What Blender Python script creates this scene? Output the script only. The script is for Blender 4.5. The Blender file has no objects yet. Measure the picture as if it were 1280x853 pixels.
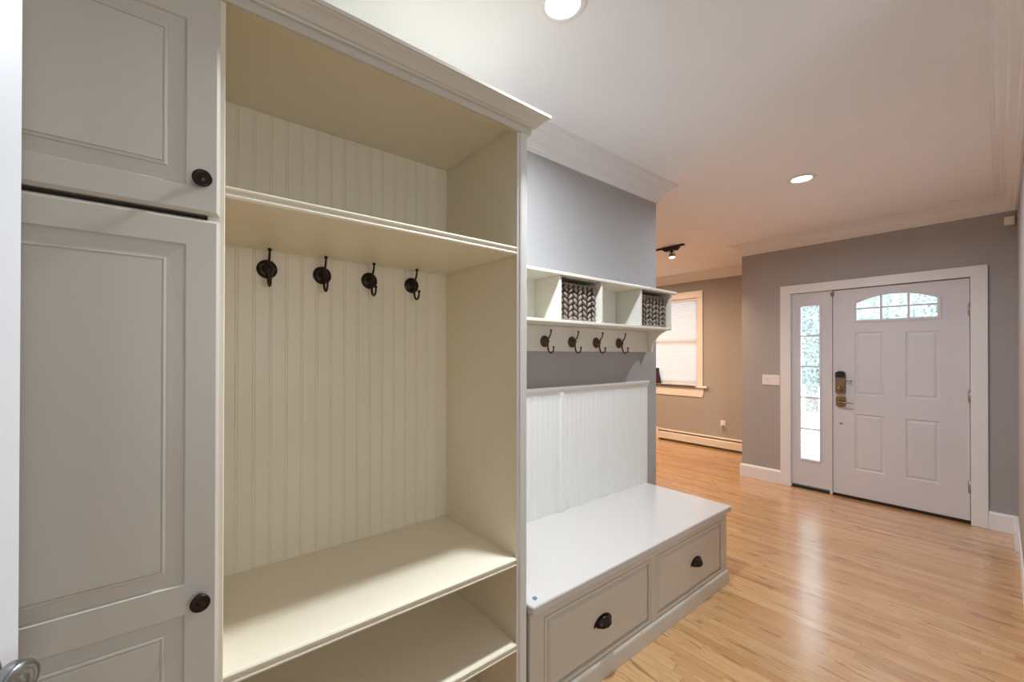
import bpy, bmesh, math, random
from mathutils import Vector, Matrix
random.seed(7)
sc = bpy.context.scene
COL = sc.collection

# ------------------------------------------------------------------ camera
cam = bpy.data.cameras.new('camera'); camo = bpy.data.objects.new('camera', cam); COL.objects.link(camo)
cam.sensor_width = 36; cam.lens = 515.61 / 1280 * 36
cam.shift_x = (640 - 619.68) / 1280; cam.shift_y = (440.09 - 426.5) / 1280
cam.clip_start = 0.02; cam.clip_end = 200
yaw, pit, rol = 0.9077, 0.0042, 0.0017
F = Vector((math.cos(yaw)*math.cos(pit), math.sin(yaw)*math.cos(pit), math.sin(pit)))
R0 = Vector((math.sin(yaw), -math.cos(yaw), 0)); U0 = R0.cross(F)
R1 = R0*math.cos(rol) + U0*math.sin(rol); U1 = -R0*math.sin(rol) + U0*math.cos(rol)
M = Matrix((R1, U1, -F)).transposed().to_4x4(); M.translation = (0, 0, 1.42)
camo.matrix_world = M
sc.camera = camo

# ------------------------------------------------------------------ light and exposure
sc.view_settings.view_transform = 'Standard'; sc.view_settings.look = 'None'
sc.view_settings.exposure = 0.0; sc.view_settings.gamma = 1; sc.view_settings.use_curve_mapping = False
WORLD = 5.2; CAN = 40; CAN2 = 21; WARM = 64; CANCOL = (0.82, .91, 1.0)
w = bpy.data.worlds.new('world'); sc.world = w; w.use_nodes = True
bg = w.node_tree.nodes['Background']; bg.inputs[0].default_value = (0.83, 0.92, 1.0, 1); bg.inputs[1].default_value = WORLD
sc.cycles.max_bounces = 10; sc.cycles.diffuse_bounces = 6; sc.cycles.transparent_max_bounces = 12
sc.cycles.sample_clamp_indirect = 6
sc.cycles.use_denoising = True
CEIL = 2.69
sun = bpy.data.lights.new('sun', 'SUN'); sun.energy = 15; sun.angle = 0.02; sun.color = (1, .97, .93)
suno = bpy.data.objects.new('sun', sun); COL.objects.link(suno); suno.location = (-6, 3, 12)
suno.rotation_euler = Vector((1, -.25, -1.1)).to_track_quat('-Z', 'Y').to_euler()

def area(name, loc, size, power, color, direction=(0, 0, -1), shape='DISK', size_y=None, spread=180):
    l = bpy.data.lights.new(name, 'AREA'); l.shape = shape; l.size = size
    if size_y: l.size_y = size_y
    l.energy = power; l.color = color; l.spread = math.radians(spread)
    o = bpy.data.objects.new(name, l); COL.objects.link(o); o.location = loc
    o.rotation_euler = Vector(direction).to_track_quat('-Z', 'Y').to_euler()
    return o

# sky light entering by an unseen rear window sized for its fill: portal only, the world gives the light
po = area('rear_window_portal', (.75, -2.45, 1.56), 1.29, 1, (1, 1, 1), (0, 1, 0), 'RECTANGLE', 1.11); po.data.cycles.is_portal = True

# ------------------------------------------------------------------ materials
def new_mat(name):
    m = bpy.data.materials.new(name); m.use_nodes = True
    return m, m.node_tree.nodes, m.node_tree.links, m.node_tree.nodes['Principled BSDF']
def paint(name, col, rough=0.5, bump=0.02, scale=60, var=0.03, metal=0.0, spec=0.5, coat=0.0):
    m, N, L, P = new_mat(name)
    tc = N.new('ShaderNodeTexCoord'); n1 = N.new('ShaderNodeTexNoise'); n1.inputs['Scale'].default_value = 2.2; n1.inputs['Detail'].default_value = 3
    L.new(tc.outputs['Object'], n1.inputs['Vector'])
    mx = N.new('ShaderNodeMix'); mx.data_type = 'RGBA'
    mx.inputs[6].default_value = (*[c*(1-var) for c in col], 1); mx.inputs[7].default_value = (*[min(1, c*(1+var)) for c in col], 1)
    L.new(n1.outputs['Fac'], mx.inputs[0]); L.new(mx.outputs[2], P.inputs['Base Color'])
    P.inputs['Roughness'].default_value = rough; P.inputs['Metallic'].default_value = metal
    P.inputs['Specular IOR Level'].default_value = spec; P.inputs['Coat Weight'].default_value = coat
    if bump:
        n2 = N.new('ShaderNodeTexNoise'); n2.inputs['Scale'].default_value = scale; n2.inputs['Detail'].default_value = 4
        L.new(tc.outputs['Object'], n2.inputs['Vector'])
        b = N.new('ShaderNodeBump'); b.inputs['Strength'].default_value = bump; b.inputs['Distance'].default_value = 0.01
        L.new(n2.outputs['Fac'], b.inputs['Height']); L.new(b.outputs['Normal'], P.inputs['Normal'])
    return m
def emit(name, col, s):
    m, N, L, P = new_mat(name); P.inputs['Base Color'].default_value = (*col, 1)
    P.inputs['Emission Color'].default_value = (*col, 1); P.inputs['Emission Strength'].default_value = s
    return m
WALL = paint('wall_paint_taupe', (0.385, 0.37, 0.365), 0.75, 0.05, 150)
CEILM = paint('ceiling_paint', (0.885, 0.905, 0.95), 0.85, 0.03, 120)
TRIM = paint('trim_white', (0.80, 0.80, 0.81), 0.35, 0.01)
CUBBY = paint('cubby_cream', (0.78, 0.75, 0.66), 0.38, 0.015, 80, 0.03)
STILE = paint('stile_toplit_cream', (0.78, 0.75, 0.69), 0.38, 0.015, 80, 0.03)  # front cream made lighter: the top light on the stile is in the colour
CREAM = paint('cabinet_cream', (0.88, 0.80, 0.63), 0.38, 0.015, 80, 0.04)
FRONT = paint('cabinet_front_shaded_cream', (0.66, 0.61, 0.52), 0.38, 0.015, 80, 0.04)  # cabinet cream darkened to carry the weaker light on the fronts
BENCHT = paint('bench_top_white', (0.62, 0.585, 0.55), 0.22, 0.01, 80, 0.02, coat=0.2)
BEAD = paint('beadboard_white', (0.80, 0.79, 0.75), 0.4, 0.01)
DOORW = paint('door_white', (0.68, 0.665, 0.70), 0.4, 0.02, 90)
BRONZE = paint('oil_rubbed_bronze', (0.035, 0.022, 0.017), 0.27, 0.05, 40, 0.3, metal=0.7)
BRONZE2 = paint('aged_bronze', (0.11, 0.07, 0.045), 0.38, 0.05, 40, 0.3, metal=0.8)
BRASS = paint('antique_brass', (0.30, 0.22, 0.13), 0.35, 0.03, 50, 0.2, metal=0.9)
NICKEL = paint('satin_nickel', (0.42, 0.39, 0.35), 0.35, 0.02, 50, 0.1, metal=0.9)
STEEL = paint('brushed_steel', (0.35, 0.36, 0.36), 0.3, 0.03, 60, 0.1, metal=0.95)
BLACK = paint('black_plastic', (0.015, 0.015, 0.018), 0.35, 0.0)
DARK = paint('dark_gap', (0.02, 0.016, 0.012), 0.8, 0.0)
PLATE = paint('white_plastic', (0.82, 0.80, 0.78), 0.35, 0.0)
GREYP = paint('grey_plastic', (0.3, 0.27, 0.25), 0.5, 0.0)
HEATW = paint('heater_enamel', (0.78, 0.73, 0.66), 0.4, 0.0)
TEAL = paint('teal_sticker', (0.10, 0.24, 0.30), 0.5, 0.0)
PURPLE = paint('dark_purple_glaze', (0.045, 0.022, 0.04), 0.25, 0.0)
CONC = paint('porch_concrete', (0.72, 0.72, 0.72), 0.9, 0.1, 30)
LAWN = paint('pale_driveway', (0.66, 0.68, 0.68), 0.95, 0.3, 30, 0.05)
LEAF = paint('leaf_green', (0.07, 0.15, 0.095), 0.7, 0.0, 10, 0.4)
BARK = paint('bark', (0.12, 0.09, 0.07), 0.9, 0.3, 30, 0.3)
WEAVE = paint('grey_woven_hyacinth', (0.30, 0.24, 0.19), 0.45, 0.35, 160, 0.35, spec=0.6)
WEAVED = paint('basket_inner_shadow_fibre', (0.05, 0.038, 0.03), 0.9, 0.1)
BULB = emit('lamp_lens', (1.0, 0.93, 0.86), 9.0)
BULBW = emit('track_bulb', (1.0, 0.75, 0.5), 8.0)

def glass_mat(name, milky, tint=(1, 1, 1)):
    m = bpy.data.materials.new(name); m.use_nodes = True; N = m.node_tree.nodes; L = m.node_tree.links
    N.clear(); out = N.new('ShaderNodeOutputMaterial')
    tr = N.new('ShaderNodeBsdfTransparent'); tr.inputs[0].default_value = (*tint, 1)
    gl = N.new('ShaderNodeBsdfGlossy'); gl.inputs['Roughness'].default_value = 0.08
    tl = N.new('ShaderNodeBsdfTranslucent'); tl.inputs[0].default_value = (0.85, 0.95, 0.97, 1)
    tc = N.new('ShaderNodeTexCoord'); no = N.new('ShaderNodeTexNoise'); no.inputs['Scale'].default_value = 45; no.inputs['Detail'].default_value = 3
    L.new(tc.outputs['Object'], no.inputs['Vector'])
    mr = N.new('ShaderNodeMapRange'); mr.inputs[1].default_value = 0.4; mr.inputs[2].default_value = 0.6
    mr.inputs[3].default_value = milky*0.5; mr.inputs[4].default_value = milky*1.5
    L.new(no.outputs['Fac'], mr.inputs[0])
    a = N.new('ShaderNodeMixShader'); L.new(mr.outputs[0], a.inputs[0]); L.new(tr.outputs[0], a.inputs[1]); L.new(tl.outputs[0], a.inputs[2])
    fr = N.new('ShaderNodeFresnel'); fr.inputs[0].default_value = 1.4
    b = N.new('ShaderNodeMixShader'); L.new(fr.outputs[0], b.inputs[0]); L.new(a.outputs[0], b.inputs[1]); L.new(gl.outputs[0], b.inputs[2])
    L.new(b.outputs[0], out.inputs[0])
    return m
GLASS = glass_mat('textured_door_glass', 0.30)
CLEAR = glass_mat('window_glass', 0.02)
def blind_mat():
    m = bpy.data.materials.new('white_blind_fabric'); m.use_nodes = True; N = m.node_tree.nodes; L = m.node_tree.links
    P = N['Principled BSDF']; out = N['Material Output']
    P.inputs['Base Color'].default_value = (0.85, 0.85, 0.86, 1); P.inputs['Roughness'].default_value = 0.9
    tl = N.new('ShaderNodeBsdfTranslucent'); tl.inputs[0].default_value = (0.52, 0.58, 0.64, 1)
    tc = N.new('ShaderNodeTexCoord'); mp = N.new('ShaderNodeMapping'); mp.inputs['Scale'].default_value = (1, 3, 60)
    no = N.new('ShaderNodeTexNoise'); no.inputs['Scale'].default_value = 4; no.inputs['Detail'].default_value = 4
    L.new(tc.outputs['Object'], mp.inputs[0]); L.new(mp.outputs[0], no.inputs['Vector'])
    mr = N.new('ShaderNodeMapRange'); mr.inputs[1].default_value = 0.3; mr.inputs[2].default_value = 0.7
    mr.inputs[3].default_value = 0.38; mr.inputs[4].default_value = 0.46
    L.new(no.outputs['Fac'], mr.inputs[0])
    mx = N.new('ShaderNodeMixShader'); L.new(mr.outputs[0], mx.inputs[0])
    L.new(P.outputs[0], mx.inputs[1]); L.new(tl.outputs[0], mx.inputs[2]); L.new(mx.outputs[0], out.inputs[0])
    return m
BLIND = blind_mat()

def wood_floor():
    m, N, L, P = new_mat('maple_plank_floor')
    def math_(op, a, b=None, clamp=False):
        n = N.new('ShaderNodeMath'); n.operation = op; n.use_clamp = clamp
        for i, v in enumerate((a, b)):
            if v is None: continue
            if isinstance(v, (int, float)): n.inputs[i].default_value = v
            else: L.new(v, n.inputs[i])
        return n.outputs[0]
    tc = N.new('ShaderNodeTexCoord'); sp = N.new('ShaderNodeSeparateXYZ'); L.new(tc.outputs['Object'], sp.inputs[0])
    W = 0.057
    xs = math_('DIVIDE', sp.outputs[0], W); row = math_('FLOOR', xs); fx = math_('FRACT', xs)
    wn = N.new('ShaderNodeTexWhiteNoise'); wn.noise_dimensions = '1D'; L.new(row, wn.inputs['W'])
    ys = math_('ADD', math_('DIVIDE', sp.outputs[1], 1.05), math_('MULTIPLY', wn.outputs['Value'], 9.37))
    bid = math_('FLOOR', ys); fy = math_('FRACT', ys)
    cb = N.new('ShaderNodeCombineXYZ'); L.new(row, cb.inputs[0]); L.new(bid, cb.inputs[1])
    w2 = N.new('ShaderNodeTexWhiteNoise'); w2.noise_dimensions = '2D'; L.new(cb.outputs[0], w2.inputs['Vector'])
    rmp = N.new('ShaderNodeValToRGB'); e = rmp.color_ramp.elements
    e[0].position = 0; e[0].color = (0.47, 0.25, 0.09, 1); e[1].position = 1; e[1].color = (0.70, 0.445, 0.205, 1)
    for p, c in ((0.15, (0.57, 0.32, 0.125, 1)), (0.5, (0.635, 0.38, 0.157, 1)), (0.8, (0.66, 0.405, 0.175, 1))):
        k = e.new(p); k.color = c
    L.new(w2.outputs['Value'], rmp.inputs[0])
    # grain stretched along the boards, shifted per board
    add = N.new('ShaderNodeVectorMath'); add.operation = 'MULTIPLY_ADD'; L.new(w2.outputs['Color'], add.inputs[0])
    add.inputs[1].default_value = (5, 5, 5); L.new(tc.outputs['Object'], add.inputs[2])
    def noise(scale, det, dist=0.0):
        mp = N.new('ShaderNodeMapping'); mp.inputs['Scale'].default_value = scale; L.new(add.outputs[0], mp.inputs[0])
        n = N.new('ShaderNodeTexNoise'); n.inputs['Scale'].default_value = 1; n.inputs['Detail'].default_value = det; n.inputs['Distortion'].default_value = dist
        L.new(mp.outputs[0], n.inputs['Vector']); return n.outputs['Fac']
    def mrange(v, a, b, c, d):
        r = N.new('ShaderNodeMapRange'); L.new(v, r.inputs[0])
        for i, q in enumerate((a, b, c, d)): r.inputs[i+1].default_value = q
        return r.outputs[0]
    def mix(fac, a, b, mode='MIX'):
        x = N.new('ShaderNodeMix'); x.data_type = 'RGBA'; x.blend_type = mode
        for i, v in ((0, fac), (6, a), (7, b)):
            if isinstance(v, (int, float)): x.inputs[i].default_value = v
            elif isinstance(v, tuple): x.inputs[i].default_value = v
            else: L.new(v, x.inputs[i])
        return x.outputs[2]
    g = mrange(noise((60, 3.0, 1), 5, 0.6), 0.3, 0.75, 0.0, 0.55)
    c = mix(g, rmp.outputs[0], (0.42, 0.20, 0.08, 1))
    blot = mrange(noise((13, 2.6, 1), 4, 1.0), 0.47, 0.70, 0.0, 0.55)
    c = mix(blot, c, (0.50, 0.22, 0.075, 1))
    st = mrange(noise((26, 3.4, 1), 3, 1.6), 0.57, 0.69, 0.0, 0.75)
    c = mix(st, c, (0.24, 0.10, 0.032, 1))
    # seams
    dx = math_('MINIMUM', fx, math_('SUBTRACT', 1.0, fx)); dy = math_('MINIMUM', fy, math_('SUBTRACT', 1.0, fy))
    sx = mrange(dx, 0.0, 0.022, 1.0, 0.0); sy = mrange(dy, 0.0, 0.0018, 1.0, 0.0)
    s = math_('MAXIMUM', sx, sy)
    c = mix(math_('MULTIPLY', s, 0.42), c, (0.10, 0.045, 0.02, 1))
    L.new(c, P.inputs['Base Color'])
    P.inputs['Roughness'].default_value = 0.27; P.inputs['Specular IOR Level'].default_value = 0.9; P.inputs['Coat IOR'].default_value = 1.6
    P.inputs['Coat Weight'].default_value = 1.0; P.inputs['Coat Roughness'].default_value = 0.19
    h = math_('ADD', math_('MULTIPLY', s, -1.0), math_('MULTIPLY', w2.outputs['Value'], 0.2))
    h = math_('ADD', h, math_('MULTIPLY', noise((14, 7, 1), 2), 0.35))
    b = N.new('ShaderNodeBump'); b.inputs['Strength'].default_value = 0.20; b.inputs['Distance'].default_value = 0.0015
    L.new(h, b.inputs['Height']); L.new(b.outputs['Normal'], P.inputs['Normal'])
    return m
FLOOR = wood_floor()

# ------------------------------------------------------------------ mesh helpers
def wloc(o):
    v = Vector((0, 0, 0))
    while o: v += o.location; o = o.parent
    return v
def tag(o, label=None, cat=None, group=None, kind=None):
    if label: o['label'] = label
    if cat: o['category'] = cat
    if group: o['group'] = group
    if kind: o['kind'] = kind
    return o
def empty(name, loc, **k):
    o = bpy.data.objects.new(name, None); COL.objects.link(o); o.location = loc; o.empty_display_size = 0.05
    return tag(o, **k)
def obj(name, bm, mat, parent=None, local=None, **k):
    """bm in world coordinates; local=(x,y,z): bm is in local coordinates and the object stands there."""
    bmesh.ops.recalc_face_normals(bm, faces=bm.faces)
    if local is None:
        if parent is not None:
            off = wloc(parent); loc = Vector((0, 0, 0))
        elif k.get('kind') == 'structure':
            off = Vector((0, 0, 0)); loc = off
        else:
            xs = [v.co.x for v in bm.verts]; ys = [v.co.y for v in bm.verts]; zs = [v.co.z for v in bm.verts]
            off = Vector(((min(xs)+max(xs))/2, (min(ys)+max(ys))/2, min(zs))); loc = off.copy()
        for v in bm.verts: v.co -= off
    else:
        loc = Vector(local) - (wloc(parent) if parent else Vector((0, 0, 0)))
    me = bpy.data.meshes.new(name); bm.to_mesh(me); bm.free()
    for m in (mat if isinstance(mat, (list, tuple)) else [mat]): me.materials.append(m)
    o = bpy.data.objects.new(name, me); COL.objects.link(o); o.location = loc
    if parent is not None: o.parent = parent
    return tag(o, **k)
def B(): return bmesh.new()
def box(bm, x0, x1, y0, y1, z0, z1, bev=0.0, seg=1, mi=0):
    vs = [bm.verts.new((x, y, z)) for x in (x0, x1) for y in (y0, y1) for z in (z0, z1)]
    fs = [bm.faces.new([vs[i] for i in q]) for q in ((0,1,3,2),(4,6,7,5),(0,4,5,1),(2,3,7,6),(0,2,6,4),(1,5,7,3))]
    for f in fs: f.material_index = mi
    if bev:
        es = list({e for f in fs for e in f.edges})
        bmesh.ops.bevel(bm, geom=es, offset=bev, segments=seg, affect='EDGES', profile=0.5)
    return bm
def poly_extrude(bm, pts, to3d, w0, w1, mi=0):
    a = [bm.verts.new(to3d(u, v, w0)) for u, v in pts]; b = [bm.verts.new(to3d(u, v, w1)) for u, v in pts]
    n = len(pts)
    for i in range(n):
        f = bm.faces.new((a[i], a[(i+1) % n], b[(i+1) % n], b[i])); f.material_index = mi
    f = bm.faces.new(a); f.material_index = mi; f = bm.faces.new(b[::-1]); f.material_index = mi
def mold(bm, path, prof, to3d):
    """sweep closed profile [(offset to the left of the path, height)] along an open 2-D path with mitres"""
    P = [Vector(p) for p in path]; n = len(P); rings = []
    for i in range(n):
        ds = []
        if i > 0: ds.append((P[i]-P[i-1]).normalized())
        if i < n-1: ds.append((P[i+1]-P[i]).normalized())
        ns = [Vector((-d.y, d.x)) for d in ds]
        if len(ns) == 1: m = ns[0]
        else:
            m = (ns[0]+ns[1]); m = m / (m.dot(ns[0]))
        rings.append([bm.verts.new(to3d(P[i].x+m.x*o, P[i].y+m.y*o, h)) for o, h in prof])
    k = len(prof)
    for i in range(n-1):
        for j in range(k):
            bm.faces.new((rings[i][j], rings[i][(j+1) % k], rings[i+1][(j+1) % k], rings[i+1][j]))
    bm.faces.new(rings[0]); bm.faces.new(rings[-1][::-1])
def panel(bm, to3d, u0, v0, u1, v1, prof, fill=True, mi=0):
    """nested rectangles: prof = [(inset, w)], first at the outside"""
    rings = []
    for ins, w in prof:
        rings.append([bm.verts.new(to3d(u, v, w)) for u, v in ((u0+ins, v0+ins), (u1-ins, v0+ins), (u1-ins, v1-ins), (u0+ins, v1-ins))])
    for a, b in zip(rings, rings[1:]):
        for i in range(4):
            f = bm.faces.new((a[i], a[(i+1) % 4], b[(i+1) % 4], b[i])); f.material_index = mi
    if fill: bm.faces.new(rings[-1]).material_index = mi
def slab(bm, to3d, u0, v0, u1, v1, w, thick, holes, edge=0.0, through=()):
    """front face at w with rectangular holes, back face at w-thick; holes in 'through' are open at the back"""
    us = sorted({u0+edge, u1-edge, *[h[0] for h in holes], *[h[2] for h in holes]}); vs = sorted({v0+edge, v1-edge, *[h[1] for h in holes], *[h[3] for h in holes]})
    def cell(ww, hs, rev):
        for i in range(len(us)-1):
            for j in range(len(vs)-1):
                cu, cv = (us[i]+us[i+1])/2, (vs[j]+vs[j+1])/2
                if any(h[0] < cu < h[2] and h[1] < cv < h[3] for h in hs): continue
                bm.faces.new([bm.verts.new(to3d(a, b, ww)) for a, b in ((us[i], vs[j]), (us[i+1], vs[j]), (us[i+1], vs[j+1]), (us[i], vs[j+1]))])
    cell(w, holes, 0)
    prof = [(edge, w)] + ([(0, w-edge)] if edge else []) + [(0, w-thick), (edge, w-thick)]
    panel(bm, to3d, u0, v0, u1, v1, prof, fill=False)
    cell(w-thick, [h for h in holes if h in through], 1)
    bmesh.ops.remove_doubles(bm, verts=bm.verts, dist=1e-5)
def tube(bm, pts, rad, seg=10, cap=True):
    pts = [Vector(p) for p in pts]; n = len(pts)
    if isinstance(rad, (int, float)): rad = [rad]*n
    t0 = (pts[1]-pts[0]).normalized(); up = Vector((0, 0, 1)) if abs(t0.z) < 0.9 else Vector((1, 0, 0))
    nrm = t0.cross(up).normalized(); rings = []
    for i in range(n):
        t = (pts[min(i+1, n-1)]-pts[max(i-1, 0)]).normalized()
        nrm = (nrm - t*nrm.dot(t)).normalized(); bn = t.cross(nrm)
        rings.append([bm.verts.new(pts[i]+(nrm*math.cos(a)+bn*math.sin(a))*rad[i]) for a in [2*math.pi*k/seg for k in range(seg)]])
    for a, b in zip(rings, rings[1:]):
        for k in range(seg):
            bm.faces.new((a[k], a[(k+1) % seg], b[(k+1) % seg], b[k])).smooth = True
    if cap: bm.faces.new(rings[0][::-1]); bm.faces.new(rings[-1])
def ball(bm, c, r, sc_=(1, 1, 1), seg=12):
    m = Matrix.Translation(c) @ Matrix.Diagonal((*sc_, 1))
    g = bmesh.ops.create_uvsphere(bm, u_segments=seg, v_segments=max(6, seg//2+2), radius=r, matrix=m)
    for v in g['verts']:
        for f in v.link_faces: f.smooth = True
def lathe(bm, prof, origin, axis, seg=28, mi=0, smooth=True):
    """prof [(r,h)] about axis through origin"""
    q = Vector((0, 0, 1)).rotation_difference(Vector(axis).normalized()); o = Vector(origin); rings = []
    for r, h in prof:
        if r < 1e-6: rings.append([bm.verts.new(o + q @ Vector((0, 0, h)))])
        else: rings.append([bm.verts.new(o + q @ Vector((r*math.cos(2*math.pi*k/seg), r*math.sin(2*math.pi*k/seg), h))) for k in range(seg)])
    for a, b in zip(rings, rings[1:]):
        for k in range(seg):
            k2 = (k+1) % seg
            if len(a) == 1 and len(b) == 1: continue
            if len(a) == 1: f = bm.faces.new((a[0], b[k2], b[k]))
            elif len(b) == 1: f = bm.faces.new((a[k], a[k2], b[0]))
            else: f = bm.faces.new((a[k], a[k2], b[k2], b[k]))
            f.smooth = smooth; f.material_index = mi
XY = lambda u, v, w: (u, v, w)
def front_y(Y): return lambda u, v, w: (u, Y - w, v)         # faces -y, u = x, v = z
def front_x(X): return lambda u, v, w: (X - w, u, v)         # faces -x, u = y, v = z
def prof_x(u, v, w): return (w, u, v)                        # (y,z) profile extruded along x
def prof_y(u, v, w): return (u, w, v)
def bezier(p0, p1, p2, p3, n=10):
    p0, p1, p2, p3 = map(Vector, (p0, p1, p2, p3))
    return [p0*(1-t)**3 + p1*3*t*(1-t)**2 + p2*3*t*t*(1-t) + p3*t**3 for t in [i/n for i in range(n+1)]]

# ------------------------------------------------------------------ setting
S = dict(kind='structure')
XD = 5.24; YL = 1.715; XC = 2.88; XW = 6.45; YJ = 2.03
def yr(x): return 0.03 + (x - XD)*0.022
b = B(); box(b, -1.95, XW+.1, -2.5, 5.3, -0.06, 0); obj('floor', b, FLOOR, **S)
b = B(); box(b, -1.95, XW+.1, -2.5, 5.3, CEIL, CEIL+.08); obj('ceiling', b, CEILM, **S)
b = B(); box(b, -1.9, XC, YL, YL+.12, 0, CEIL); obj('wall_left', b, WALL, **S)
b = B(); box(b, XC-.12, XC, YL+.12, 5.2, 0, CEIL); obj('wall_far_left', b, WALL, **S)
b = B()
poly_extrude(b, [(1.9, yr(1.9)), (XD, yr(XD)), (XD, -.14), (1.9, -.14)], XY, 0, CEIL); obj('wall_right', b, WALL, **S)
# front wall with the door opening
OY0, OY1, OZ = 0.262, 1.552, 2.082
b = B(); box(b, XD, XD+.12, OY1, YJ, 0, CEIL); box(b, XD, XD+.12, -.14, OY0, 0, CEIL); box(b, XD, XD+.12, OY0, OY1, OZ, CEIL)
box(b, XD+.12, XW, YJ-.12, YJ, 0, CEIL)
obj('wall_front', b, WALL, **S)
# far wall with window opening
WY0, WY1, WZ0, WZ1 = 3.13, 4.03, 0.92, 2.31
b = B(); box(b, XW, XW+.12, YJ-.12, WY0, 0, CEIL); box(b, XW, XW+.12, WY1, 5.3, 0, CEIL); box(b, XW, XW+.12, WY0, WY1, 0, WZ0); box(b, XW, XW+.12, WY0, WY1, WZ1, CEIL)
obj('wall_far', b, WALL, **S)
b = B(); box(b, XC, XW, 5.2, 5.3, 0, CEIL); obj('wall_far_side', b, WALL, **S)
# part of the house behind the camera: wall with the door the open leaf belongs to, passage, window wall
b = B(); box(b, -.74, -.62, .42, YL, 0, CEIL); box(b, -.74, -.62, -2.4, -.42, 0, CEIL); box(b, -.74, -.62, -.42, .42, 2.08, CEIL)
box(b, -1.95, -1.85, -2.4, YL, 0, CEIL)
obj('wall_rear', b, WALL, **S)
b = B(); box(b, -1.95, -.45, -2.5, -2.4, 0, CEIL); box(b, 1.85, 2.0, -2.5, -2.4, 0, CEIL); box(b, -.45, .1, -2.5, -2.4, 0, CEIL); box(b, 1.4, 1.85, -2.5, -2.4, 0, CEIL); box(b, .1, 1.4, -2.5, -2.4, 0, 1.0); box(b, .1, 1.4, -2.5, -2.4, 2.12, CEIL)
box(b, 1.9, 2.0, -2.4, -.14, 0, CEIL)
obj('wall_rear_side', b, WALL, **S)

# crown moulding
cz = CEIL
crown = [(0, cz-.130), (.010, cz-.130), (.013, cz-.122), (.013, cz-.112), (.022, cz-.104), (.024, cz-.094), (.031, cz-.090),
         (.038, cz-.066), (.056, cz-.044), (.066, cz-.040), (.069, cz-.032), (.078, cz-.030), (.086, cz-.020), (.100, cz-.016), (.103, cz-.008), (.116, cz-.006), (.118, cz-.0005), (0, cz-.0005)]
b = B(); mold(b, [(XC, 5.2), (XC, YL), (-.62, YL)], crown, XY); obj('trim_1', b, TRIM, **S)
b = B(); mold(b, [(1.9, yr(1.9)), (XD, yr(XD)), (XD, YJ), (XW, YJ), (XW, 5.2)], crown, XY); obj('trim_2', b, TRIM, **S)
# baseboards
base = [(0, .001), (.018, .001), (.018, .125), (.014, .135), (.008, .145), (0, .147)]
b = B(); mold(b, [(XD, 1.637), (XD, YJ), (XW, YJ)], base, XY); obj('baseboard_front', b, TRIM, **S)
thick = [(0, .001), (.022, .001), (.022, .130), (.016, .142), (0, .147)]
b = B(); mold(b, [(4.79, yr(4.79)), (XD, yr(XD)), (XD, .178)], thick, XY); obj('baseboard_right', b, TRIM, **S)
b = B(); mold(b, [(1.9, yr(1.9)), (4.79, yr(4.79))], [(0, .001), (.006, .001), (.006, .14), (0, .147)], XY); obj('baseboard_right_hall', b, TRIM, **S)
b = B(); mold(b, [(XC, 5.2), (XC, YL), (2.742, YL)], base, XY); obj('baseboard_left', b, TRIM, **S)

# entry door casing
b = B()
box(b, XD-.022, XD, 1.542, 1.637, 0.001, 2.150, .003); box(b, XD-.022, XD, .179, .272, .001, 2.150, .003); box(b, XD-.0225, XD, .1785, 1.6375, 2.066, 2.155, .003)
box(b, XD, XD+.11, 1.540, OY1-.0005, 0.001, OZ-.0005, 0.002); box(b, XD, XD+.11, OY0+.0005, .274, .001, OZ-.0005, .002); box(b, XD, XD+.11, .274, 1.540, 2.070, OZ-.0005)
obj('trim_3', b, TRIM, **S)
b = B(); box(b, XD-.004, XD+.11, 1.190, 1.2115, 0.001, 2.070, .003); box(b, XD+.052, XD+.10, .2745, 1.5395, 2.050, 2.0695); box(b, XD+.052, XD+.10, .2745, .292, .023, 2.0499); box(b, XD+.052, XD+.10, 1.526, 1.5395, .023, 2.0499); box(b, XD+.052, XD+.10, 1.178, 1.222, .023, 2.0499)
obj('trim_4', b, DOORW, **S)
b = B(); box(b, XD+.012, XD+.115, .274, 1.540, 0.0005, .022, .004); obj('trim_5', b, DARK, **S)

# entry door
D1 = empty('door_1', (XD+.01, .73, 0), kind='structure', label='white entry door with four raised panels and arched lite')
fx = front_x(XD+.006)
dy0, dy1, dz0, dz1 = .278, 1.187, .030, 2.060
fan = (.436, 1.728, 1.034, 2.005)
ph = [(.452, 1.022, .661, 1.628), (.805, 1.022, 1.017, 1.634), (.452, .294, .661, .834), (.805, .294, 1.017, .838)]
b = B(); slab(b, fx, dy0, dz0, dy1, dz1, 0, .044, [fan]+ph, .002, through=[fan])
for h in ph:
    panel(b, fx, *h, [(0, 0), (.004, -.006), (.012, -.0075), (.020, -.007), (.026, -.003), (.034, -.0015)])
# arched frame ring around the lite
ya, yb, z0a, zs = .463, 1.006, 1.752, 1.918
N_ = 20
def arch_pts(y0, y1, zb, zs_, rise, n=N_):
    return [(y0, zb)] + [(y1, zb)] + [(y1+(y0-y1)*i/n, zs_ + rise*(1-(2*i/n-1)**2)) for i in range(n+1)]
def ring_between(bm, A, wA, Bp, wB, to3d):
    va = [bm.verts.new(to3d(u, v, wA)) for u, v in A]; vb = [bm.verts.new(to3d(u, v, wB)) for u, v in Bp]
    for i in range(len(A)):
        j = (i+1) % len(A); bm.faces.new((va[i], va[j], vb[j], vb[i]))
P0 = [(fan[0], fan[1]), (fan[2], fan[1])] + [(fan[2]+(fan[0]-fan[2])*i/N_, fan[3]) for i in range(N_+1)]
P1 = arch_pts(fan[0]+.002, fan[2]-.002, fan[1]+.002, 1.930, .066)
P2 = arch_pts(ya-.012, yb+.012, z0a-.010, 1.925, .066)
P3 = arch_pts(ya, yb, z0a, zs, .066)
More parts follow.
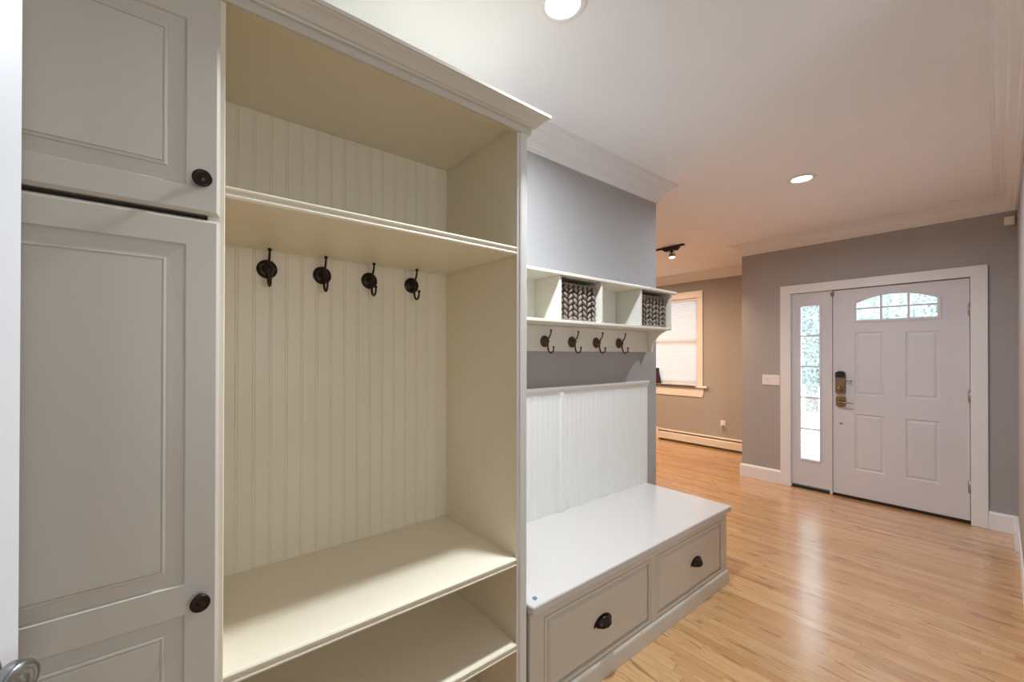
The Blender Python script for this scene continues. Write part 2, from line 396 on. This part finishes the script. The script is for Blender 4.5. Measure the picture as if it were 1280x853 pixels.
ring_between(b, P0, 0, P1, 0, fx); ring_between(b, P1, 0, P1, .008, fx); ring_between(b, P1, .008, P2, .008, fx); ring_between(b, P2, .008, P3, .001, fx); ring_between(b, P3, .001, P3, -.044, fx)
ring_between(b, P3, -.044, P0, -.044, fx)
bmesh.ops.remove_doubles(b, verts=b.verts, dist=1e-5)
obj('door_slab', b, DOORW, D1)
b = B(); poly_extrude(b, arch_pts(ya+.0006, yb-.0006, z0a+.0006, zs-.0006, .0655), fx, -.024, -.020); obj('glass_pane', b, GLASS, D1)
b = B()
for yv in (.827, .642):
    t = (yv-ya)/(yb-ya); box(b, XD+.008, XD+.024, yv-.0075, yv+.0075, z0a, zs+.066*(1-(2*t-1)**2)-.001, .002)
box(b, XD+.009, XD+.023, ya, yb, 1.857, 1.871, .002)
obj('muntin_grid', b, DOORW, D1)
for hz in (1.796, 1.068, .316):
    b = B(); tube(b, [(XD-.008, .277, hz-.05), (XD-.008, .277, hz+.05)], .0068, 10); ball(b, (XD-.008, .277, hz+.053), .006); ball(b, (XD-.008, .277, hz-.053), .006)
    box(b, XD-.006, XD+.005, .279, .289, hz-.045, hz+.045)
    obj('hinge', b, NICKEL, D1)
# keypad deadbolt
b = B(); pts = [(1.083, 1.035), (1.092, 1.027), (1.154, 1.027), (1.163, 1.035), (1.163, 1.232), (1.150, 1.244), (1.123, 1.252), (1.096, 1.244), (1.083, 1.232)]
poly_extrude(b, pts, fx, 0, .030); bmesh.ops.bevel(b, geom=[e for e in b.edges], offset=.004, segments=2, affect='EDGES')
L1 = obj('deadbolt_lock', b, BRASS, D1, label='brass deadbolt with black keypad top')
b = B(); poly_extrude(b, [(1.084, 1.188), (1.162, 1.188), (1.162, 1.233), (1.150, 1.246), (1.123, 1.254), (1.096, 1.246), (1.084, 1.233)], fx, .006, .036)
bmesh.ops.bevel(b, geom=[e for e in b.edges], offset=.003, segments=2, affect='EDGES'); obj('keypad_cover', b, BLACK, L1)
b = B(); lathe(b, [(0, .047), (.012, .047), (.018, .042), (.019, .030), (.026, .030), (.026, .02)], (XD+.006, 1.123, 1.075), (-1, 0, 0)); box(b, XD-.055, XD-.038, 1.118, 1.128, 1.055, 1.095, .003)
obj('thumb_turn', b, BRASS, L1)
b = B(); tube(b, [(XD-.02, 1.086, 1.155), (XD-.024, 1.06, 1.156), (XD-.024, 1.045, 1.157)], .004, 8); ball(b, (XD-.024, 1.04, 1.157), .0085); obj('key_fob', b, BRASS, L1)
b = B(); pts = [(1.083, .910), (1.095, .897), (1.123, .892), (1.151, .897), (1.163, .910), (1.163, .992), (1.155, 1.000), (1.091, 1.000), (1.083, .992)]
poly_extrude(b, pts, fx, 0, .012); bmesh.ops.bevel(b, geom=[e for e in b.edges], offset=.003, segments=2, affect='EDGES')
L2 = obj('lever_rose', b, BRASS, D1)
b = B(); lathe(b, [(.020, 0), (.018, .018), (.011, .024), (.011, .052), (0, .054)], (XD-.004, 1.123, .945), (-1, 0, 0))
tube(b, bezier((XD-.050, 1.125, .945), (XD-.058, 1.09, .950), (XD-.054, 1.05, .940), (XD-.050, 1.015, .944)), [.009]*4+[.0075]*4+[.006]*3, 10); obj('door_lever', b, BRASS, L2)
b = B(); lathe(b, [(.013, 0), (.013, .003), (.009, .005), (.006, .003), (0, .003)], (XD+.006, 1.121, .731), (-1, 0, 0)); obj('hole_cover', b, NICKEL, D1)
b = B(); box(b, XD-.010, XD+.005, 1.176, 1.205, 2.008, 2.046, .002); box(b, XD-.014, XD-.009, 1.180, 1.188, 2.012, 2.042, .001); obj('door_catch', b, BRASS, D1)

# sidelight
W1 = empty('window_1', (XD+.01, 1.375, 0), kind='structure', label='narrow sidelight with five panes beside the entry door')
sg = (1.283, .303, 1.474, 1.937)
b = B(); slab(b, fx, 1.213, .040, 1.538, 2.066, 0, .044, [sg], .002, through=[sg])
panel(b, fx, *sg, [(0, 0), (.001, .008), (.008, .008), (.013, .001), (.013, -.044), (0, -.044)], fill=False); obj('sidelight_frame', b, DOORW, W1)
b = B(); box(b, XD+.024, XD+.028, 1.2965, 1.4605, .3165, 1.9235); obj('glass_pane', b, GLASS, W1)
for mz in (1.612, 1.290, .963, .634):
    b = B(); box(b, XD+.009, XD+.023, 1.2965, 1.4605, mz-.0075, mz+.0075, .002); obj('muntin', b, DOORW, W1)

# far window with blind
W2 = empty('window_2', (XW, 3.58, 0), kind='structure')
b = B()
box(b, XW-.02, XW, 3.05, 3.136, .923, 2.300, .004); box(b, XW-.02, XW, 4.024, 4.11, .923, 2.300, .004); box(b, XW-.022, XW, 3.05, 4.11, 2.300, 2.390, .004); box(b, XW-.028, XW, 3.042, 4.118, 2.386, 2.406, .004)
obj('window_casing', b, TRIM, W2)
b = B(); box(b, XW-.055, XW+.08, 3.137, 4.023, .893, .923, .006, 2); box(b, XW-.055, XW, 2.974, 4.19, .893, .923, .006, 2); obj('window_stool', b, TRIM, W2)
b = B(); poly_extrude(b, [(3.06, .75), (4.10, .75), (4.12, .80), (4.12, .892), (3.04, .892), (3.04, .80)], front_x(XW), 0, .018); obj('window_apron', b, TRIM, W2)
b = B(); box(b, XW+.06, XW+.10, WY0, WY0+.045, .93, WZ1); box(b, XW+.06, XW+.10, WY1-.045, WY1, .93, WZ1); box(b, XW+.06, XW+.10, WY0+.045, WY1-.045, 1.585, 1.635); box(b, XW+.06, XW+.10, WY0+.045, WY1-.045, WZ1-.05, WZ1); box(b, XW+.06, XW+.10, WY0+.045, WY1-.045, .93, .97)
obj('window_sash', b, TRIM, W2)
b = B(); box(b, XW+.075, XW+.079, WY0+.04, WY1-.04, .96, WZ1-.04); obj('glass_pane', b, CLEAR, W2)
BL = empty('window_blind', (XW+.03, 3.58, .93), label='white light-filtering blind drawn down over the far room window', cat='blind')
b = B(); n = 66
prev = None
for i in range(n+1):
    z = .945 + (2.262-.945)*i/n; x = XW+.035 + (.0012 if i % 2 else -.0012)
    cur = [b.verts.new((x, 3.140, z)), b.verts.new((x, 4.020, z))]
    if prev: b.faces.new((prev[0], prev[1], cur[1], cur[0]))
    prev = cur
obj('blind_fabric', b, BLIND, BL)
b = B(); box(b, XW+.012, XW+.055, 3.137, 4.023, 2.262, 2.298, .004); obj('head_rail', b, TRIM, BL)
b = B(); box(b, XW+.022, XW+.046, 3.139, 4.021, .926, .946, .004); obj('bottom_rail', b, TRIM, BL)

# ------------------------------------------------------------------ tall cabinet (left)
YF = 1.155
T = empty('tall_cabinet', (-.17, 1.43, 0), label='tall closed cabinet with two raised-panel doors, left of the open locker', cat='cabinet')
b = B(); box(b, -.42, .0595, 1.160, 1.705, 0.10, 1.714, .001); box(b, -.42, .0595, 1.160, 1.705, 1.742, 2.295, .001); box(b, -.42, .0595, 1.30, 1.704, 1.7141, 1.7419); box(b, -.42, .058, 1.20, 1.70, 0.001, .10)
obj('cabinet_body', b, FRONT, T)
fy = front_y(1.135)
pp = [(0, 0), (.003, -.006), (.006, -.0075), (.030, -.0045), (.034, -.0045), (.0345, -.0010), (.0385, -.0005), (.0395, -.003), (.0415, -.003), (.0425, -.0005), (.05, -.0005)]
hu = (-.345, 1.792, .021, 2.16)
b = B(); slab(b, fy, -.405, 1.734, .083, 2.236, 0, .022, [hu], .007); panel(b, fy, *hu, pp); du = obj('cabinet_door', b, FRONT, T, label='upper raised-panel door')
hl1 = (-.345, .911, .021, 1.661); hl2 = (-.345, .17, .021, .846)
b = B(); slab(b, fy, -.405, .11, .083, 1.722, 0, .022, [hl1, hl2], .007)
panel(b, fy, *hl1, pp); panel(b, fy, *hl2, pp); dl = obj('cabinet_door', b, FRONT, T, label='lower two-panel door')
for kz, dd in ((1.805, du), (.872, dl)):
    b = B(); lathe(b, [(.010, 0), (.010, .002), (.006, .006), (.006, .014), (.012, .018), (.0185, .022), (.019, .026), (.016, .0285), (.0145, .0275), (.0105, .0290), (.0085, .0282), (.005, .030), (0, .030)], (.048, 1.135, kz), (0, -1, 0))
    obj('cabinet_knob', b, BRONZE, dd)

# ------------------------------------------------------------------ open locker cabinet
K = empty('open_locker_cabinet', (.55, 1.43, 0), label='open cream locker cabinet with beadboard back, shelves and four hooks', cat='cabinet')
b = B(); box(b, .060, .094, 1.152, 1.705, 0.001, 2.295, .002); obj('side_panel', b, CREAM, K)
b = B(); box(b, 1.009, 1.046, 1.162, 1.705, 0.001, 2.295, .0015); obj('side_panel', b, CREAM, K)
b = B(); poly_extrude(b, [(1.002, 1.162), (1.003, 1.156), (1.010, 1.154), (1.012, 1.148), (1.018, 1.146), (1.038, 1.146), (1.044, 1.148), (1.047, 1.154), (1.047, 1.162)], lambda u, v, w: (u, v, w), 0.001, 2.243); obj('face_stile', b, STILE, K)
def beadboard(bm, x0, x1, first, pitch, y, z0, z1, t=.008, gw=.0022, gd=.0026, sep=.0075):
    pts = [(x0, y)]; x = first
    while x < x1-.008:
        for c in (x-sep/2, x+sep/2):
            if c-gw > x0+.001: pts += [(c-gw, y), (c, y+gd), (c+gw, y)]
        x += pitch
    pts += [(x1, y)]
    fr0 = [bm.verts.new((px, py, z0)) for px, py in pts]; fr1 = [bm.verts.new((px, py, z1)) for px, py in pts]
    for i in range(len(pts)-1): bm.faces.new((fr0[i], fr0[i+1], fr1[i+1], fr1[i]))
    bk = [bm.verts.new(p) for p in ((x0, y+t, z0), (x1, y+t, z0), (x1, y+t, z1), (x0, y+t, z1))]
    bm.faces.new(bk); bm.faces.new([fr0[0], fr1[0], bk[3], bk[0]]); bm.faces.new([fr0[-1], bk[1], bk[2], fr1[-1]])
    bm.faces.new(fr1 + [bk[2], bk[3]]); bm.faces.new(fr0[::-1] + [bk[0], bk[1]])
b = B(); beadboard(b, .0945, 1.0085, .117, .0524, 1.666, .03, 2.277, gw=.0018, gd=.0021); obj('beadboard_back', b, CREAM, K)
b = B(); box(b, .0945, 1.0085, 1.156, 1.704, 2.278, 2.295); obj('top_panel', b, CREAM, K)
def shelf_prof(z): return [(1.665, z), (1.166, z), (1.158, z-.002), (1.1545, z-.0055), (1.1545, z-.0085), (1.157, z-.0115), (1.1615, z-.013), (1.1615, z-.0185), (1.157, z-.020), (1.154, z-.0235), (1.154, z-.0265), (1.1575, z-.030), (1.665, z-.030)]
for z, nm in ((1.8175, 'hat_shelf'), (.6635, 'seat_shelf'), (.348, 'shoe_shelf')):
    b = B(); poly_extrude(b, shelf_prof(z), prof_x, .0945, 1.0015 if z > .5 else 1.0015)
    box(b, .0946, 1.0085, 1.170, 1.664, z-.028, z-.0005)
    obj(nm, b, CREAM, K)
b = B(); box(b, .0945, 1.0085, 1.20, 1.665, .04, .055); box(b, .0945, 1.0085, 1.20, 1.215, .001, .04); obj('bottom_panel', b, CREAM, K)

def hook_meshes():
    """local coordinates, wall plane y=0, pointing to -y"""
    a = B(); lathe(a, [(0, 0), (.0335, 0), (.0335, .004), (.031, .0065), (.0275, .0055), (.0255, .0085), (.0215, .010), (.0195, .0085), (.016, .013), (.010, .016), (.008, .024), (.0095, .028), (.0085, .033), (0, .035)], (0, 0, 0), (0, -1, 0), 30)
    u = B(); pts = bezier((0, -.028, .004), (0, -.030, .020), (0, -.052, .024), (0, -.053, .058), 12)
    tube(u, pts, [.0050-.0012*i/12 for i in range(13)], 10); ball(u, (0, -.053, .060), .0068)
    l = B(); pts = bezier((0, -.028, .002), (0, -.026, -.030), (0, -.030, -.066), (0, -.051, -.066), 10)[:-1] + bezier((0, -.051, -.066), (0, -.070, -.066), (0, -.074, -.052), (0, -.073, -.036), 8)
    n = len(pts); tube(l, pts, [.0052-.0014*i/n for i in range(n)], 10); ball(l, (0, -.073, -.034), .0062)
    return a, u, l
def make_hook(mat, parent, locs):
    a, u, l = hook_meshes()
    base_ = obj('coat_hook', a, mat, parent, local=locs[0])
    obj('upper_prong', u, mat, base_, local=locs[0]); obj('lower_prong', l, mat, base_, local=locs[0])
    for p in locs[1:]:
        c = base_.copy(); COL.objects.link(c); c.parent = parent; c.location = Vector(p) - wloc(parent)
        for ch in list(base_.children):
            d = ch.copy(); COL.objects.link(d); d.parent = c
make_hook(BRONZE, K, [(x, 1.6658, 1.720) for x in (.262, .450, .636, .827)])

# cornice over both cabinets
CR = empty('cornice', (.32, 1.2, 2.243), label='cream crown moulding cornice running along the top of both cabinets', cat='cornice')
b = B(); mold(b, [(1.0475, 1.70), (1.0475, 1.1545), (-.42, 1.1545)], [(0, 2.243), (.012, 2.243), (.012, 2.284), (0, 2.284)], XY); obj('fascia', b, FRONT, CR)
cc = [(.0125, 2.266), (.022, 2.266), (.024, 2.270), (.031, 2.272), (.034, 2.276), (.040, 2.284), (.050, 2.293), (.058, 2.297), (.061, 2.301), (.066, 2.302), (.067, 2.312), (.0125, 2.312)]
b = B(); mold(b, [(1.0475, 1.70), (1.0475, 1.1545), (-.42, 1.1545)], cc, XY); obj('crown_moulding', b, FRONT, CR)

# ------------------------------------------------------------------ bench
BN = empty('storage_bench', (1.9, 1.41, 0), label='white-topped storage bench with two drawers beside the open locker', cat='bench')
BY = 1.140
b = B(); box(b, 1.052, 2.735, 1.120, 1.7135, .441, .478, .007, 3); obj('seat_top', b, BENCHT, BN)
d1 = (1.128, .088, 1.868, .404); d2 = (1.914, .088, 2.652, .404)
b = B(); slab(b, front_y(BY), 1.056, .06, 2.712, .4405, 0, .54, [d1, d2], .0015)
for d in (d1, d2): panel(b, front_y(BY), *d, [(0, 0), (0, -.030)])
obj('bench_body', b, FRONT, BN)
b = B(); mold(b, [(2.7125, 1.685), (2.7125, BY-.0005), (1.053, BY-.0005)], [(0, .001), (.009, .001), (.009, .070), (.007, .078), (.002, .083), (0, .083)], XY)
obj('base_moulding', b, FRONT, BN)
def cup_pull():
    m = B(); a_, h_, d_ = .054, .035, .030
    # quarter-dome hood open below
    na, nb = 16, 8; grid = []
    for i in range(na+1):
        th = math.pi*i/na; row = []
        for j in range(nb+1):
            ph_ = math.pi/2*j/nb
            x = a_*math.cos(th); z = h_*math.sin(th)*math.cos(ph_) ; y = -d_*math.sin(ph_)*(math.sin(th)**.7)
            x *= (1-.12*math.sin(ph_)); row.append(m.verts.new((x, y, z)))
        grid.append(row)
    for i in range(na):
        for j in range(nb):
            try: m.faces.new((grid[i][j], grid[i+1][j], grid[i+1][j+1], grid[i][j+1])).smooth = True
            except ValueError: pass
    bmesh.ops.remove_doubles(m, verts=m.verts, dist=1e-5)
    bmesh.ops.solidify(m, geom=m.faces[:], thickness=.0022)
    pts = [(a_*1.08*math.cos(math.pi*i/20), -.0015, h_*1.08*math.sin(math.pi*i/20)) for i in range(21)]
    tube(m, pts, .0032, 8)
    tube(m, [(-a_*.86, -d_*0.25, .001), (-a_*.5, -d_*.85, .0), (0, -d_-.001, -.001), (a_*.5, -d_*.85, 0), (a_*.86, -d_*.25, .001)], .0022, 8)
    return m
dp = [(0, 0), (.0015, .001), (.013, .001), (.0145, -.001), (.015, -.011), (.017, -.011), (.032, -.0015), (.034, 0), (.04, 0)]
for i, d in enumerate((d1, d2)):
    b = B(); q = (d[0]+.0025, d[1]+.0025, d[2]-.0025, d[3]-.0025)
    panel(b, front_y(BY), *q, [(0, -.02)] + dp)
    dr = obj('drawer', b, FRONT, BN)
    cx_ = (1.488, 2.325)[i]
    pb = cup_pull(); obj('cup_pull', pb, BRONZE, dr, local=(cx_, BY, .238))
b = B(); lathe(b, [(0, 0), (.0095, 0), (.0095, .0025), (.008, .0035), (0, .0035)], (1.099, 1.160, .4782), (0, 0, 1), 24)
poly_extrude(b, [(1.0925, 1.154), (1.0870, 1.1475), (1.099, 1.151)], XY, .4783, .4800)
obj('round_sticker', b, TEAL, label='small round teal sticker near the left front corner of the bench top', cat='sticker')

# wainscot panel behind the bench
BP = empty('beadboard_panel', (1.9, 1.70, .4785), label='white beadboard panel on the wall rising from the bench', cat='wall panel')
b = B(); beadboard(b, 1.050, 1.812, 1.08, .041, 1.703, .4785, 1.195, t=.0115, gw=.0016, gd=.0016, sep=.006); beadboard(b, 1.834, 2.745, 1.862, .041, 1.703, .4785, 1.195, t=.0115, gw=.0016, gd=.0016, sep=.006)
obj('beadboard_sheet', b, BEAD, BP)
b = B(); box(b, 1.812, 1.834, 1.685, 1.7145, .4785, 1.190, .003); obj('batten', b, BEAD, BP)
b = B(); poly_extrude(b, [(1.7145, 1.184), (1.700, 1.184), (1.699, 1.196), (1.695, 1.204), (1.688, 1.212), (1.687, 1.224), (1.7145, 1.224)], prof_x, 1.050, 2.750); obj('cap_rail', b, BEAD, BP)

# ------------------------------------------------------------------ wall cubby shelf
Q = empty('cubby_shelf', (2.0, 1.62, 1.433), label='cream wall-mounted cubby shelf with four hooks over the bench', cat='shelf')
b = B(); box(b, 1.235, 2.795, 1.503, 1.7135, 1.838, 1.856, .004, 2); obj('top_board', b, CUBBY, Q)
b = B(); box(b, 1.262, 2.731, 1.515, 1.7135, 1.585, 1.602, .003, 2); obj('bottom_board', b, CUBBY, Q)
b = B(); box(b, 1.262, 2.731, 1.708, 1.7135, 1.602, 1.838); obj('back_board', b, CUBBY, Q)
for xa in (1.615, 1.966, 2.370):
    b = B(); box(b, xa, xa+.017, 1.518, 1.707, 1.6025, 1.8375, .002); obj('divider', b, CUBBY, Q)
for xa in (1.244, 2.7315):
    arc = [(1.520+.143*math.sin(t), 1.435+.150*math.cos(t)) for t in [math.pi/2*i/14 for i in range(15)]]
    b = B(); poly_extrude(b, [(1.7135, 1.8375), (1.520, 1.8375)] + arc + [(1.7135, 1.435)], prof_x, xa, xa+.0175); obj('side_bracket', b, CUBBY, Q)
b = B(); box(b, 1.262, 2.731, 1.695, 1.7135, 1.434, 1.5845, .003); obj('hook_rail', b, CUBBY, Q)
make_hook(BRONZE2, Q, [(x, 1.6948, 1.491) for x in (1.678, 1.910, 2.142, 2.384)])

# woven baskets
def basket(x0, x1, y0, y1, z0, z1, label, seed, cols, rows):
    rnd = random.Random(seed); m = B()
    # inner box, open at the top
    t = .008
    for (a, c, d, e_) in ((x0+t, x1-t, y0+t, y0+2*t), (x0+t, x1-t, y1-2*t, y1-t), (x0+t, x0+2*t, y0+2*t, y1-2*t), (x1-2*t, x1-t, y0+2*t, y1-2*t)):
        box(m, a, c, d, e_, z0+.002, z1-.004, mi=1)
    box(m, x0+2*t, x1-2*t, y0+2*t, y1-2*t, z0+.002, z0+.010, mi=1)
    def strand(c, du, dz, nrm, L_, Wd, ang):
        # leaf-shaped flattened lump lying in the plane (du, z)
        g = bmesh.ops.create_uvsphere(m, u_segments=10, v_segments=7, radius=1.0)
        ca, sa = math.cos(ang), math.sin(ang)
        for v in g['verts']:
            q = v.co.copy(); s = q.z
            wd = Wd*(1-.25*s*s)
            a_, b_, n_ = s*L_, q.x*wd, q.y*.0085 + .004*(1-s*s)
            uu = a_*ca - b_*sa; vv = a_*sa + b_*ca
            v.co = Vector(c) + Vector(du)*uu + Vector((0, 0, 1))*vv + Vector(nrm)*n_
        for v in g['verts']:
            for f in v.link_faces: f.smooth = True; f.material_index = 0
    def face(p0, du, width, nrm, ncol):
        cw = width/ncol; rh = (z1-z0-.012)/rows
        for k in range(ncol):
            for r in range(-1, rows):
                zc = z0+.008 + rh*(r+.55+(.5 if k % 2 else 0)*.35) + rh*.35
                zc = min(max(zc, z0+.012), z1-.014)
                u = min(max(cw*(k+.5), .012), width-.012)
                ang = math.radians(-52 if k % 2 else 52) + rnd.uniform(-.2, .2)
                strand((p0[0]+du[0]*u, p0[1]+du[1]*u, zc+rnd.uniform(-.002, .002)), du, None, nrm, rh*.62, cw*.25*rnd.uniform(.85, 1.15), ang)
    face((x0+.002, y0+t, 0), (1, 0, 0), x1-x0-.004, (0, -1, 0), cols)
    nc = max(3, int((y1-y0)/(x1-x0)*cols))
    face((x0+t, y0+.004, 0), (0, 1, 0), y1-y0-.008, (-1, 0, 0), nc)
    face((x1-t, y0+.004, 0), (0, 1, 0), y1-y0-.008, (1, 0, 0), nc)
    for zz in (z1-.004, z0+.006):
        tube(m, [(x0+.006, y0+.006, zz), (x1-.006, y0+.006, zz), (x1-.006, y1-.006, zz), (x0+.006, y1-.006, zz), (x0+.006, y0+.006, zz)], .0045, 8)
    for v in m.verts: v.co.z = max(v.co.z, z0)
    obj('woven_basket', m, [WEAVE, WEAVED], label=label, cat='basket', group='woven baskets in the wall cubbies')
basket(1.636, 1.960, 1.545, 1.700, 1.6025, 1.812, 'grey-brown woven basket in the second cubby, nearer the locker cabinet', 1, 8, 6)
basket(2.391, 2.722, 1.545, 1.700, 1.6025, 1.812, 'grey-brown woven basket in the last cubby at the free end', 2, 8, 6)

# ------------------------------------------------------------------ ceiling lights
def can(loc, power, label):
    x, y = loc
    o = empty('recessed_light', (x, y, CEIL-.02), label=label, cat='ceiling light', group='recessed ceiling lights')
    b = B(); lathe(b, [(.088, 0), (.088, -.004), (.080, -.008), (.066, -.009), (.062, -.006), (.060, -.0005)], (x, y, CEIL-.0005), (0, 0, 1), 40); obj('trim_ring', b, TRIM, o)
    b = B(); lathe(b, [(.0, -.004), (.040, -.004), (.050, -.0025), (.058, -.0015)], (x, y, CEIL-.001), (0, 0, 1), 32); obj('lamp_lens', b, BULB, o)
    area('recessed_lamp_light', (x, y, CEIL-.012), .09, power, CANCOL, spread=165)
can((1.105, 1.025), CAN, 'lit recessed ceiling light near the open locker cabinet')
can((3.57, .985), CAN2, 'lit recessed ceiling light in front of the entry door')

# track light in the far room
TR = empty('track_light', (4.62, 3.3, CEIL-.03), label='dark track light on the far room ceiling, seen past the wall corner', cat='track light')
b = B(); box(b, 4.603, 4.637, 2.40, 4.20, CEIL-.022, CEIL-.0005, .003); obj('track', b, BRONZE, TR)
b = B(); poly_extrude(b, [(2.455, CEIL-.022), (2.665, CEIL-.022), (2.625, CEIL-.058), (2.495, CEIL-.058)], lambda u, v, w: (w, u, v), 4.590, 4.650); obj('adapter', b, BRONZE, TR)
b = B(); tube(b, [(4.62, 2.555, CEIL-.055), (4.62, 2.545, CEIL-.095)], .010, 10)
for s in (-1, 1): tube(b, [(4.62, 2.555+s*.012, CEIL-.058), (4.615, 2.545+s*.030, CEIL-.085), (4.612, 2.540+s*.034, CEIL-.12)], .0045, 8)
hd = obj('lamp_head', b, BRONZE, TR)
ax = Vector((-.15, -.10, -1)).normalized()
b = B(); lathe(b, [(.012, .0), (.022, .012), (.033, .040), (.036, .048), (.033, .048)], (4.618, 2.547, CEIL-.090), ax, 20); obj('lamp_shade', b, STEEL, hd)
b = B(); lathe(b, [(0, .052), (.018, .051), (.032, .046)], (4.618, 2.547, CEIL-.090), ax, 20); obj('bulb', b, BULBW, hd)
area('track_lamp_light', (4.60, 2.54, CEIL-.16), .05, WARM*.25, (1, .68, .42), (.35, .35, -1), spread=130)
area('far_room_fill_lamp', (4.9, 4.0, CEIL-.06), .25, WARM, (1, .66, .40), spread=175)  # unseen warm lamp added to light the far room, no fixture

# ------------------------------------------------------------------ small wall things
SW = empty('light_switch', (XD, 1.731, 1.13), label='white three-gang light switch plate left of the entry door', cat='light switch')
b = B(); box(b, XD-.007, XD, 1.648, 1.815, 1.076, 1.188, .003, 2); obj('switch_plate', b, PLATE, SW)
for k in (-1, 0, 1):
    b = B(); poly_extrude(b, [(1.099, .0065), (1.165, .0065), (1.165, .0125), (1.132, .008), (1.099, .0085)], lambda u, v, w: (XD-v, w, u), 1.7315+k*.046-.016, 1.7315+k*.046+.016); obj('rocker', b, PLATE, SW)
OU = empty('wall_outlet', (XW, 2.757, .37), label='white wall outlet above the baseboard heater in the far room', cat='outlet')
b = B(); box(b, XW-.007, XW, 2.722, 2.792, .318, .432, .003, 2); obj('outlet_plate', b, PLATE, OU)
b = B(); box(b, XW-.010, XW-.006, 2.740, 2.774, .382, .415, .002); obj('socket', b, PLATE, OU)
b = B(); box(b, XW-.045, XW-.0075, 2.735, 2.768, .325, .362, .006, 2); tube(b, bezier((XW-.04, 2.750, .33), (XW-.045, 2.750, .29), (XW-.03, 2.745, .27), (XW-.012, 2.742, .262)), .004, 8)
obj('power_plug', b, GREYP, label='grey plug in the wall outlet above the heater', cat='plug')
DT = empty('motion_detector', (XD-.03, .066, 2.446), label='small white motion detector box in the corner under the crown moulding', cat='sensor')
b = B(); box(b, XD-.046, XD-.0005, .040, .094, 2.448, 2.512, .006, 2); obj('detector_body', b, PLATE, DT)
b = B(); box(b, XD-.0475, XD-.0455, .051, .083, 2.456, 2.484, .0008); obj('lens', b, PLATE, DT)
# baseboard heater
H = empty('baseboard_heater', (XW, 2.9, 0), label='long cream baseboard heater under the far window', cat='heater')
b = B(); poly_extrude(b, [(XW-.001, .022), (XW-.001, .178), (XW-.030, .178), (XW-.052, .166), (XW-.052, .162), (XW-.030, .172), (XW-.010, .172), (XW-.010, .022)], lambda u, v, w: (u, w, v), YJ+.02, 3.755); obj('back_plate', b, HEATW, H)
b = B(); poly_extrude(b, [(XW-.060, .028), (XW-.060, .128), (XW-.050, .140), (XW-.048, .140), (XW-.057, .127), (XW-.057, .028)], lambda u, v, w: (u, w, v), YJ+.02, 3.755); obj('front_panel', b, HEATW, H)
b = B(); box(b, XW-.047, XW-.012, YJ+.02, 3.75, .035, .135); obj('fins', b, DARK, H)
b = B(); box(b, XW-.070, XW-.001, 3.756, 3.90, 0.001, .186, .005, 2); obj('end_cap', b, HEATW, H)
b = B(); lathe(b, [(0, 0), (.055, 0), (.062, .02), (.060, .07), (.046, .13), (.034, .18), (.028, .22), (.030, .25), (.034, .262), (.029, .262), (.024, .24), (0, .23)], (XW-.005, 3.800, .9232), (0, 0, 1), 28)
for v in b.verts: v.co.x = XW-.022 + (v.co.x-(XW-.005))*.5
obj('vase', b, PURPLE, label='dark purple vase on the far window sill, partly hidden by the wall corner', cat='vase')

# ------------------------------------------------------------------ open white door leaf at the left edge
D2 = empty('door_2', (-.2, 1.03, 0), kind='structure', label='white open door leaf at the left edge of the view')
E0 = Vector((-.2005, 1.03)); u_ = Vector((-.56, -.83)).normalized(); n_ = Vector((.83, -.56)).normalized()
def leaf3(s, z, w_): p = E0 + u_*s + n_*w_; return (p.x, p.y, z)
b = B(); slab(b, leaf3, 0, .012, .76, 2.04, 0, .035, [], .0015); obj('door_slab', b, TRIM, D2)
kc = E0 + u_*.062
b = B(); lathe(b, [(.033, 0), (.033, .004), (.028, .009), (.013, .012), (.012, .030), (.020, .036), (.0285, .046), (.0295, .062), (.027, .0665), (.018, .0675), (.010, .066), (.009, .0675), (0, .0675)], (kc.x, kc.y, .918), (n_.x, n_.y, 0), 36)
obj('door_knob', b, STEEL, D2)

# ------------------------------------------------------------------ outside the entry door
b = B(); box(b, XD+.12, 7.6, -1.5, 1.9, -.10, -.03); box(b, 7.6, 8.1, -1.5, 3, -.26, -.16); obj('porch', b, CONC, **S)
b = B(); box(b, XD+.12, 60, -30, 1.9, -.40, -.30); box(b, XW+.13, 60, 1.9, 40, -.40, -.30); obj('ground', b, LAWN, **S)
def tree(x, y, h, r, label, seed, nleaf):
    rnd = random.Random(seed); o = empty('tree', (x, y, -.30), label=label, cat='tree', group='trees outside the entry door')
    b = B(); tube(b, [(x, y, -.30), (x+.1, y, h*.3), (x, y+.1, h*.7)], [.16, .12, .06], 10)
    for k in range(6):
        a = k*1.05; tube(b, [(x, y, h*(.25+.07*k)), (x+math.cos(a)*r*.7, y+math.sin(a)*r*.7, h*(.45+.07*k))], [.05, .015], 6)
    obj('trunk', b, BARK, o)
    b = B()
    for _ in range(nleaf):
        t = rnd.uniform(-1, 1); a = rnd.uniform(0, 6.283); rr = r*math.sqrt(max(0, 1-t*t))*rnd.uniform(.5, 1)
        c = Vector((x+rr*math.cos(a), y+rr*math.sin(a), h*.55 + t*h*.45)); s = rnd.uniform(.06, .12)
        d1_ = Vector((rnd.gauss(0, 1), rnd.gauss(0, 1), rnd.gauss(0, 1))).normalized(); d2_ = d1_.orthogonal().normalized()
        b.faces.new([b.verts.new(c+d1_*s), b.verts.new(c+d2_*s*.5), b.verts.new(c-d1_*s), b.verts.new(c-d2_*s*.5)])
    obj('foliage', b, LEAF, o)
tree(15.0, 3.9, 5.0, 1.8, 'leafy green tree outside, seen through the sidelight', 3, 13000)
tree(12.0, .9, 4.6, 1.6, 'leafy green tree outside, seen through the arched door glass', 4, 12000)
